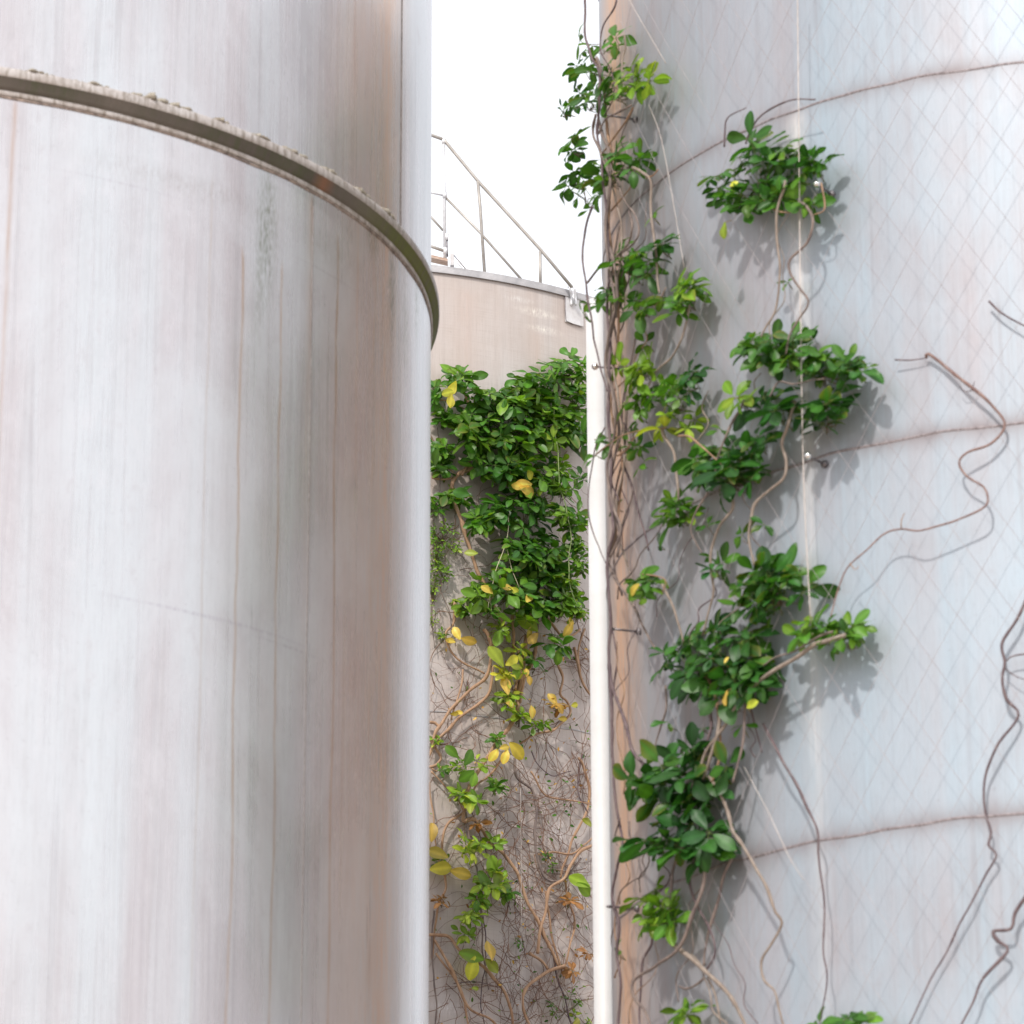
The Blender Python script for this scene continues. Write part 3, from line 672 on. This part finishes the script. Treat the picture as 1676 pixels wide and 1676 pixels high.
for (x, y, x2, y2) in ((1120, 1260, 1180, 1120), (1140, 1250, 1215, 1150), (1075, 1010, 1160, 830), (1180, 1040, 1225, 940), (1130, 1060, 1180, 930), (1240, 920, 1215, 800), (1110, 1640, 1150, 1400), (1080, 1480, 1090, 1380), (1190, 1676, 1130, 1560), (1262, 560, 1290, 350), (1200, 700, 1245, 610), (1235, 1240, 1210, 1160), (1130, 800, 1160, 640), (1240, 1676, 1160, 1480)):
    wander(cv, x, y, x2, y2, rw.uniform(.0018, .0032), rw.uniform(.04, .10), rw.choice((BARKG, BARKP, BARKL)))
for (x, y, hu) in ((1290, 690, .1), (1180, 700, .4), (1160, 860, .3), (1250, 860, .2), (1215, 1190, .1), (1150, 1190, .1), (1235, 1060, .3), (1215, 880, .5), (1095, 1180, .3), (1290, 460, .4)):
    cluster(TR, x, y, 9, 9, 1, hu, cv, L=.05, off=(.05, .10), nleaf=3)
for (x, y, hu) in ((1060, 560, .6), (1010, 830, .3), (1045, 760, .5), (1020, 400, .3), (1068, 350, .4), (1012, 1560, .5), (1075, 890, .3)):
    cluster(TR, x, y, 9, 9, 1, hu, ev, L=.045, off=(.05, .10), nleaf=3)
def bare(label, rows, grp=G1):
    P0 = rows[0][0][-1]; t = thing('climbing_vine', TR.pt(P0[0], P0[1], .03), label, 'vine', grp)
    for P_, r, m, o in rows: stem(TR, P_, r*1.15, t, m, o, r*.5)
    return t
bare('leafless tendril with a pointed tip, looping right across the bluish sheet in S bends', [
    ([(1515, 586), (1518, 579), (1551, 604), (1594, 636), (1622, 661), (1644, 694), (1622, 726), (1583, 740), (1570, 758), (1583, 780), (1612, 797), (1617, 819), (1604, 833), (1565, 851), (1536, 860), (1504, 869), (1475, 866), (1447, 873), (1418, 901), (1386, 930), (1372, 966), (1360, 1010)], .0042, BARKT, (.02, .09)),
    ([(1465, 588), (1490, 589), (1515, 586)], .0026, BARKP, .03), ([(1596, 638), (1580, 642), (1572, 632)], .0016, BARKP, .03), ([(1594, 634), (1597, 624)], .0014, BARKP, .04),
    ([(1475, 866), (1475, 852), (1480, 840)], .0020, BARK, .08), ([(1390, 922), (1400, 932), (1406, 926)], .0016, BARK, .1)])
bare('short bare twig entering from the right above the S-bent tendril', [([(1617, 493), (1637, 511), (1676, 532), (1720, 552)], .0034, BARKP, .03)])
bare('long bare vine running down the right margin with a small curl beside it', [
    ([(1684, 965), (1680, 975), (1666, 1013), (1641, 1051), (1645, 1084), (1641, 1113), (1649, 1146), (1666, 1171), (1632, 1221), (1610, 1271), (1612, 1329), (1622, 1362), (1618, 1383), (1632, 1400), (1612, 1433), (1587, 1483), (1566, 1520), (1545, 1566), (1524, 1603), (1480, 1690)], .0044, BARKP, (.04, .03)),
    ([(1700, 1069), (1676, 1071), (1653, 1076), (1645, 1092), (1666, 1109), (1690, 1115)], .0026, BARKP, .04)])
bare('bare hooked vine in the lower right corner of the wall', [([(1690, 1455), (1680, 1467), (1661, 1495), (1653, 1520), (1624, 1524), (1632, 1541), (1647, 1557), (1607, 1603), (1591, 1641), (1565, 1695)], .0054, BARKP, .045)])
bare('thin straight bare vine hanging below the lowest weld seam', [([(1250, 1185), (1275, 1235), (1300, 1279), (1337, 1354), (1341, 1395), (1344, 1437), (1350, 1487), (1348, 1553), (1354, 1603), (1338, 1695)], .0040, BARKP, .075)])

# ------------------------------------------------------------------ vines on the middle tank
G2 = 'creepers on the middle tank'
def vine(label, x, y): return thing('climbing_vine', TM.pt(x, y, .03), label, 'vine', G2)
mv = vine('dense dark green creeper crowning the middle tank, its leaves hanging over the wall', 840, 1000)
lv = vine('airy creeper with fine small leaves down the left side of the middle tank', 720, 1040)
rv = vine('light green twining creeper down the right side of the middle tank', 930, 1010)
yv = vine('thinning creeper with lime and yellow leaves on a brown trunk in the lower middle', 845, 1170)
ov = vine('leafless orange-brown stems looping in from the left of the middle tank', 706, 1226)
wv = vine('gnarled bare stems winding down the right of the middle tank among dry twigs', 918, 1500)
bv = vine('bare stems with a few yellow leaves at the lower left of the middle tank', 800, 1670)
def rows(v, L_, o=.035):
    for it in L_:
        P_, r, m = it[:3]; stem(TM, P_, r, v, BARKO if m is BARK else m, it[3] if len(it) > 3 else o, r*.75, wob=.012)
rows(mv, [([(791, 745), (780, 762), (748, 779), (741, 805), (749, 837), (764, 882), (777, 921), (790, 953), (806, 989), (822, 1018), (826, 1040)], .0105, BARK, .05),
          ([(786, 725), (775, 742), (764, 762), (756, 778)], .0085, BARK, .06), ([(912, 640), (915, 626), (925, 620), (947, 618), (965, 628)], .0075, BARKG, .08),
          ([(757, 640), (766, 662), (777, 670), (802, 652), (822, 643), (835, 652)], .0055, BARK, .09), ([(700, 660), (730, 655), (757, 668), (777, 672)], .004, BARK, .06),
          ([(886, 985), (890, 1000), (906, 1024), (918, 1040), (938, 1040), (950, 1030)], .007, BARK, .04),
          ([(860, 980), (868, 1005), (864, 1040), (850, 1070)], .008, BARK, .05), ([(845, 990), (838, 1020), (842, 1060), (846, 1100), (842, 1140)], .008, BARK, .05),
          ([(875, 990), (880, 1030), (872, 1070), (860, 1100)], .006, BARKG, .05), ([(706, 782), (725, 784), (742, 782)], .006, BARK, .04)])
PALE = simple('pale_aerial_root', (.50, .45, .30), (.66, .58, .42), 40, .6)
rows(mv, [([(834, 838), (832, 860), (826, 890), (820, 912), (812, 940), (804, 968), (798, 995)], .0022, PALE, .17), ([(828, 890), (836, 925), (846, 955), (856, 980)], .0020, PALE, .17), ([(804, 968), (812, 990), (830, 1012)], .0018, PALE, .15), ([(816, 925), (824, 950), (840, 965)], .0014, PALE, .16), ([(800, 975), (793, 1000)], .0014, PALE, .15), ([(802, 975), (806, 1002)], .0012, PALE, .15)])
for c in ((752, 620, 30, 22, 9, .3), (845, 690, 96, 56, 62, .28), (885, 625, 50, 26, 20, .32), (930, 600, 36, 24, 12, .35), (946, 645, 20, 46, 14, .25), (950, 710, 12, 34, 7, .1), (800, 645, 35, 22, 8, .25), (860, 655, 50, 32, 20, .3),
          (820, 752, 56, 52, 34, .2), (862, 790, 55, 48, 30, .22), (762, 690, 28, 26, 10, .25), (780, 720, 25, 30, 9, .3), (915, 690, 40, 44, 20, .35), (795, 850, 30, 26, 12, .3), (850, 840, 55, 40, 26, .15), (892, 905, 46, 40, 26, .15), (845, 900, 38, 30, 14, .2),
          (825, 960, 52, 38, 22, .35), (905, 965, 48, 42, 22, .2), (778, 975, 18, 16, 4, .6), (860, 1000, 40, 24, 9, .35), (910, 1050, 32, 14, 4, .2), (802, 1000, 14, 14, 2, .4)):
    cluster(TM, *c, mv, L=.082, off=(.05, .22), nleaf=5)
for c in ((775, 680, .12), (765, 805, .16), (912, 815, .14), (868, 925, .17), (835, 1000, .1)): pass
for x, y, L, a, h in ((741, 636, .10, 250, 1.6), (733, 642, .09, 200, 1.45), (738, 655, .09, 265, 1.8), (858, 793, .10, 190, 2), (864, 802, .11, 350, 2), (848, 796, .08, 170, 2), (868, 776, .07, 290, 1.7), (798, 964, .08, 140, 2), (831, 962, .07, 180, 1.8), (843, 967, .07, 330, 1.6), (866, 978, .08, 60, 2), (771, 905, .08, 180, 1.2), (932, 1030, .10, 250, 2), (935, 1018, .07, 80, 2)):
    single(TM, x, y, L, a, h, mv, .2)
for x, y, L, a, h in ((755, 806, .10, 170, .35), (905, 915, .10, 200, .5), (880, 917, .09, 150, .5), (890, 935, .09, 240, .5)):
    single(TM, x, y, L, a, h, mv, .2, 'broad_leaf', .66)
rows(lv, [([(700, 700), (712, 730), (730, 760), (745, 775)], .0035, BARK), ([(716, 700), (722, 820), (730, 900), (722, 960), (735, 1000), (738, 1037)], .0032, BARKG), ([(708, 850), (715, 930), (706, 1000), (712, 1060)], .0030, BARKG), ([(744, 985), (742, 1018), (728, 1037), (735, 1063), (754, 1082), (792, 1102)], .0060, BARK, .03)])
for c in ((712, 645, 12, 26, 6, .25, .07, 5), (726, 682, 20, 22, 9, .3, .075, 5), (722, 735, 22, 24, 9, .35, .06, 5), (738, 815, 34, 14, 8, .3, .07, 5), (714, 832, 14, 14, 4, .15, .075, 5), (718, 765, 18, 18, 5, .3, .075, 5),
          (722, 872, 24, 24, 22, .55, .026, 3), (712, 905, 16, 30, 20, .6, .026, 3), (745, 893, 14, 16, 9, .6, .024, 3), (725, 935, 16, 22, 14, .6, .024, 3), (708, 965, 10, 40, 16, .6, .024, 3), (725, 1042, 12, 12, 6, .5, .028, 3), (760, 1000, 12, 12, 5, .3, .045, 5), (708, 1010, 8, 20, 6, .8, .022, 3), (765, 985, 22, 12, 4, .6, .07, 3)):
    cluster(TM, *c[:6], lv, L=c[6], off=(.02, .10), nleaf=c[7])
for x, y, L, a, h in ((747, 1036, .09, 120, 2), (738, 1048, .06, 160, 2), (767, 1049, .10, 345, 2), (751, 1168-2, .05, 0, 1.9)): single(TM, x, y, L, a, h, lv, .07)
rows(rv, [([(906, 670), (908, 710), (914, 760), (918, 800), (930, 850), (932, 900), (930, 950), (945, 990), (966, 1015)], .0030, GREENST, .2), ([(880, 740), (900, 752), (930, 760), (958, 772)], .002, BARKP, .03), ([(925, 800), (940, 820), (956, 830)], .002, BARK, .06)])
for c in ((905, 672, 18, 22, 5, .45), (908, 720, 16, 22, 6, .55), (915, 765, 20, 26, 9, .5), (925, 800, 22, 20, 7, .5), (918, 840, 24, 18, 9, .45), (940, 855, 24, 26, 11, .4), (945, 890, 20, 20, 9, .35), (950, 785, 10, 14, 3, .25), (950, 925, 16, 24, 8, .4), (928, 950, 18, 20, 7, .5), (938, 975, 20, 22, 9, .5), (948, 1000, 20, 16, 7, .5), (920, 1000, 14, 14, 4, .45)):
    cluster(TM, *c, rv, L=.060, off=(.10, .22), nleaf=5)
rows(yv, [([(862, 1040), (858, 1080), (854, 1101), (851, 1133), (845, 1169), (833, 1194), (815, 1212), (797, 1244), (775, 1275), (765, 1300), (762, 1325)], .0110, BARK, .05),
          ([(878, 1050), (870, 1085), (858, 1110), (853, 1150)], .008, BARK, .06), ([(840, 1060), (846, 1110), (848, 1150), (850, 1190)], .007, BARKG, .04),
          ([(822, 1240), (800, 1270), (780, 1285), (770, 1310)], .006, BARK, .04),
          ([(762, 1320), (758, 1345), (776, 1343), (801, 1375), (822, 1396), (844, 1428), (861, 1468), (879, 1507), (897, 1542), (915, 1580)], .0090, BARK, .04),
          ([(762, 1330), (770, 1380), (782, 1430), (786, 1480), (790, 1560), (800, 1620)], .0045, BARKG, .04), ([(771, 1330), (790, 1380), (812, 1430), (835, 1490)], .0030, BARKP, .05)])
for c in ((822, 1030, 14, 16, 4, .8), (852, 1065, 14, 12, 3, .8), (828, 1105, 18, 16, 5, 1.0), (852, 1095, 14, 12, 3, .9), (832, 1140, 20, 22, 6, .85), (848, 1170, 16, 14, 5, .7), (880, 1188, 26, 8, 4, .55), (875, 1085, 10, 18, 3, .2), (770, 1252, 30, 20, 5, .6), (815, 1208, 14, 12, 4, .45),
          (812, 1285, 10, 14, 6, .3), (755, 1300, 16, 14, 5, .65), (775, 1312, 16, 10, 4, .6), (775, 1385, 26, 24, 8, .95), (812, 1380, 14, 14, 3, .75), (802, 1440, 30, 26, 10, .75), (830, 1462, 18, 12, 6, .35), (785, 1475, 18, 14, 5, .6), (768, 1500, 18, 16, 6, .9), (765, 1530, 10, 10, 2, .9)):
    cluster(TM, *c, yv, L=.062, off=(.05, .15), nleaf=4)
for x, y, L, a, h in ((863, 1018, .17, 145, 1.25), (874, 1045, .10, 235, 2), (867, 1035, .07, 260, 1.9), (813, 1074, .15, 130, 1.2), (838, 1082, .10, 35, 1.7), (816, 1043, .11, 250, 1.0), (827, 1122, .12, 105, 2), (836, 1152, .07, 0, 2), (862, 1100, .06, 80, 2), (867, 1112, .07, 300, 2), (872, 1165, .08, 290, 2), (845, 1100, .09, 270, 1.0),
                      (847, 1228, .13, 320, 1.75), (827, 1238, .09, 250, 2), (809, 1236, .09, 240, 2), (826, 1223, .07, 20, 1.8), (740, 1230, .10, 140, .6), (768, 1240, .11, 60, .65), (765, 1270, .11, 220, .6), (776, 1276, .09, 260, .7), (768, 1500, .10, 240, 1.15), (805, 1418, .13, 90, .9), (815, 1437, .11, 70, .95), (793, 1440, .12, 130, .8), (817, 1386, .07, 350, 1.0), (940, 1160-6, .06, 20, 1.6), (905, 1145, .09, 130, 1.9), (918, 1158, .08, 330, 2.3), (921, 1176, .06, 10, 1.9)):
    single(TM, x, y, L, a, h, yv, .13, 'yellow_leaf' if h > 1.05 else 'lime_leaf')
rows(ov, [([(789, 1030), (799, 1040), (806, 1062), (804, 1085), (794, 1108), (769, 1130), (740, 1162), (716, 1194), (707, 1222), (700, 1240)], .0085, BARK, .05), ([(808, 1090), (804, 1116), (798, 1140), (769, 1162), (744, 1183), (719, 1208), (708, 1226)], .0075, BARK, .05), ([(700, 1182), (712, 1183), (720, 1192)], .008, BARK), ([(704, 1210), (714, 1228), (722, 1240), (712, 1252), (700, 1256)], .007, BARK),
          ([(758, 1095), (756, 1120), (746, 1160), (740, 1178)], .005, BARK), ([(705, 1262), (735, 1290), (752, 1310), (760, 1336)], .004, BARK), ([(763, 1330), (748, 1338), (733, 1350), (723, 1382), (726, 1418), (730, 1453), (716, 1482), (712, 1524), (708, 1570)], .0062, BARK), ([(703, 1280), (708, 1330), (714, 1390), (722, 1420)], .004, BARK),
          ([(704, 1256), (714, 1262), (722, 1254)], .005, BARK)])
for x, y, L, a, h in ((716, 1397, .13, 160, 1.75), (722, 1421, .14, 10, 1.6), (755, 1429, .13, 350, 1.75), (707, 1362, .12, 85, 2), (744, 1168, .05, 10, 1.9)): single(TM, x, y, L, a, h, ov, .08)
for c in ((722, 1410, 14, 8, 4, .5), (712, 1212, 10, 10, 4, .7), (724, 1262, 12, 10, 4, .25)): cluster(TM, *c, ov, L=.035, off=(.03, .09), nleaf=3)
for c in ((721, 1474, 16, 14, 3, 3), (932, 1474, 10, 10, 3, 3), (938, 1588, 10, 8, 3, 2.8), (962, 1562, 8, 8, 2, 3), (912, 1152, 12, 16, 4, 2.4), (783, 1350, 8, 10, 2, 2.8)):
    cluster(TM, *c, wv if c[0] > 800 else ov, L=.055, off=(.03, .10), nleaf=4, name='dry_leaves')
rows(wv, [([(940, 1060), (944, 1080), (950, 1108), (968, 1138)], .0075, BARK), ([(955, 1030), (946, 1070), (950, 1100)], .005, BARK), ([(905, 1060), (908, 1080), (922, 1108), (918, 1137), (929, 1150), (932, 1170), (908, 1194), (875, 1202), (852, 1216)], .0062, BARK),
          ([(948, 1240), (957, 1256), (964, 1293), (956, 1336), (936, 1375), (925, 1411), (918, 1436)], .0070, BARK), ([(985, 1372), (968, 1384), (943, 1400), (925, 1436), (900, 1453), (893, 1489), (883, 1521), (880, 1560)], .0080, BARK, .05), ([(925, 1439), (929, 1471), (943, 1507), (932, 1553), (925, 1585)], .0052, BARK),
          ([(926, 1580), (893, 1592), (861, 1617), (856, 1649), (874, 1700)], .0085, BARK, .05), ([(842, 1240), (845, 1272), (872, 1293), (879, 1322), (875, 1364), (879, 1400), (893, 1436), (925, 1438), (950, 1405)], .0068, BARKG, .04), ([(866, 1262), (893, 1300), (929, 1308), (975, 1318)], .0045, BARK),
          ([(893, 1457), (899, 1507), (911, 1556), (925, 1600)], .0055, BARK), ([(868, 1560), (885, 1572), (900, 1590)], .0070, BARK), ([(955, 1235), (944, 1290), (960, 1330)], .0040, BARKP), ([(876, 1400), (905, 1395), (940, 1395), (970, 1370)], .0045, BARK), ([(883, 1521), (905, 1560), (918, 1620), (940, 1690)], .0045, BARKP), ([(870, 1230), (880, 1250), (905, 1270), (935, 1262)], .003, BARKP)])
for x, y, L, a, h in ((950, 1442, .14, 160, 1.1), (957, 1455, .12, 330, 1.05), (962, 1345, .09, 350, 1.3)): single(TM, x, y, L, a, h, wv, .1, 'lime_leaf')
for c in ((893, 1400, 14, 12, 4, .15), (905, 1418, 10, 10, 3, .35), (850, 1540, 10, 10, 4, .4), (920, 1645, 40, 22, 8, .35), (950, 1670, 20, 14, 5, .6), (878, 1180, 24, 8, 3, .6)): cluster(TM, *c, wv, L=.028, off=(.02, .06), nleaf=3)
rows(bv, [([(700, 1530), (718, 1531), (735, 1534), (751, 1553), (780, 1574), (804, 1596), (826, 1624), (838, 1663), (842, 1700)], .0080, BARK, .04), ([(712, 1539), (733, 1578), (751, 1620), (772, 1652), (804, 1670), (830, 1700)], .0068, BARK, .04), ([(714, 1560), (740, 1600), (762, 1640), (770, 1700)], .005, BARK), ([(740, 1610), (780, 1608), (818, 1616)], .0022, BARKP), ([(710, 1490), (708, 1560), (714, 1630), (710, 1700)], .0045, BARKG), ([(790, 1500), (795, 1560), (788, 1640), (796, 1700)], .003, BARKP)])
for x, y, L, a, h in ((772, 1564, .15, 165, .95), (773, 1584, .14, 255, 1.5), (803, 1556, .12, 95, 1.9), (806, 1580, .11, 320, 1.4), (778, 1618, .05, 0, 1.2), (945, 1672, .07, 30, 1.6), (757, 1538, .06, 60, .9), (744, 1518, .05, 150, .8)): single(TM, x, y, L, a, h, bv, .08, 'lime_leaf' if h < 1.2 else 'yellow_leaf')

# dry twigs nobody could count
rt = random.Random(77)
def walk(mb, x, y, n, step, heading, r, T_=TM, off=.02):
    u, z_ = T_.uv(x, y); a = u/T_.R; pts = []; o = off*rt.uniform(.4, 2.4); dr = rt.uniform(-.16, .16)
    for i in range(n):
        pts.append(T_.at(a, z_, max(.004, o+.012*math.sin(i*.6+x))))
        heading += rt.gauss(0, .30)+dr*.5
        a += math.cos(heading)*step/T_.R; z_ += math.sin(heading)*step
    mb.tube(pts, [r*(1-.6*i/n) for i in range(n)], 4, False); return pts
def tangle(name, regs, label, mat, r):
    mb = MB()
    for (x0, x1, y0, y1, n, hd) in regs:
        for i in range(n):
            x, y = rt.uniform(x0, x1), rt.uniform(y0, y1)
            p = walk(mb, x, y, rt.randint(14, 42), .022, hd+rt.gauss(0, .9), r*rt.uniform(.6, 1.5))
            for q in p[::6]:
                if rt.random() < .5:
                    d = rnd(rt)*.035; mb.tube([q, q+d*.6, q+d+rnd(rt)*.01], r*.5, 3, False)
    o = mb.build(name, mat, None); tag(o, label, 'twigs', None, 'stuff')
tangle('twig_tangle', [(860, 970, 1090, 1250, 26, -1.6), (840, 970, 1220, 1420, 40, -1.6), (860, 972, 1400, 1676, 66, -1.5), (760, 860, 1280, 1420, 26, -1.2), (708, 850, 1440, 1690, 26, -1.4), (705, 800, 1080, 1300, 14, -1.3), (800, 870, 1420, 1676, 26, -1.6)], 'fine dry twig tangle matted over the lower wall of the middle tank', TWIG, .0013)
tangle('thin_runner_tangle', [(705, 760, 800, 1080, 24, -1.6), (760, 870, 1000, 1260, 18, -1.5), (700, 970, 1250, 1690, 26, -1.5), (900, 965, 730, 830, 14, -1), (870, 960, 1010, 1100, 22, -1.3)], 'thin reddish runners creeping between the stems on the middle tank', TWIG, .0014)
# tiny leaflets scattered through the tangle
mb = MB()
for i in range(420):
    x, y = rt.uniform(706, 968), rt.uniform(1000, 1676)
    if x < 840 and rt.random() < .5: continue
    p = TM.pt(x, y, rt.uniform(.01, .06)); l = rt.uniform(.010, .024)
    leaf(mb, p, rnd(rt), (TM.nrm(p)+rnd(rt)*.6).normalized(), l, l*.5, leafcol(rt.choice((.4, .5, .8, 2.5, 2.9)), rt), rt)
o = mb.build('small_leaflets', LEAF, None); tag(o, 'tiny green and dry leaflets dotted through the twig tangle', 'leaflets', None, 'stuff')
cable([(852, 1290), (853, 1400), (853, 1560), (854, 1700)], .06, 'thin pale upright wire in front of the lower middle tank', .0013, CABM, TM)

# ------------------------------------------------------------------ ground, sky, sun
GM = simple('yard_ground', (.34, .27, .21), (.46, .38, .31), 1.5, .95)
me = bpy.data.meshes.new('ground'); me.from_pydata([(-600, -600, 0), (600, -600, 0), (600, 600, 0), (-600, 600, 0)], [], [(0, 1, 2, 3)])
g = link('ground', me, GM); tag(g, 'pale gravel yard under the tanks', 'ground', None, 'structure')

SUN_AZ_LEFT, SUN_EL = rad(20), rad(42)     # behind the camera, to its left
to = Vector((-math.sin(SUN_AZ_LEFT)*math.cos(SUN_EL), -math.cos(SUN_AZ_LEFT)*math.cos(SUN_EL), math.sin(SUN_EL)))
sd = bpy.data.lights.new('sun', 'SUN'); sd.energy = 2.2; sd.angle = rad(2.6); sd.color = (1, .95, .89)
so = bpy.data.objects.new('sun', sd); COL.objects.link(so); so.rotation_euler = to.to_track_quat('Z', 'Y').to_euler()
W = bpy.data.worlds.new('World'); S.world = W; W.use_nodes = True; t = W.node_tree; t.nodes.clear()
sky = t.nodes.new('ShaderNodeTexSky'); sky.sky_type = 'NISHITA'; sky.sun_disc = False; sky.sun_elevation = SUN_EL
sky.sun_rotation = math.atan2(to.x, to.y); sky.dust_density = 4; sky.air_density = 1.0
veil = t.nodes.new('ShaderNodeMix'); veil.data_type = 'RGBA'; veil.inputs[0].default_value = .85
t.links.new(sky.outputs[0], veil.inputs[6]); veil.inputs[7].default_value = (8.9, 9.05, 9.4, 1)   # thin bright cloud over the whole sky
bg = t.nodes.new('ShaderNodeBackground'); bg.inputs[1].default_value = .13; t.links.new(veil.outputs[2], bg.inputs[0])
ow = t.nodes.new('ShaderNodeOutputWorld'); t.links.new(bg.outputs[0], ow.inputs[0])
S.render.engine = 'CYCLES'
S.view_settings.view_transform = 'Standard'; S.view_settings.look = 'None'; S.view_settings.gamma = 1
S.view_settings.exposure = .27
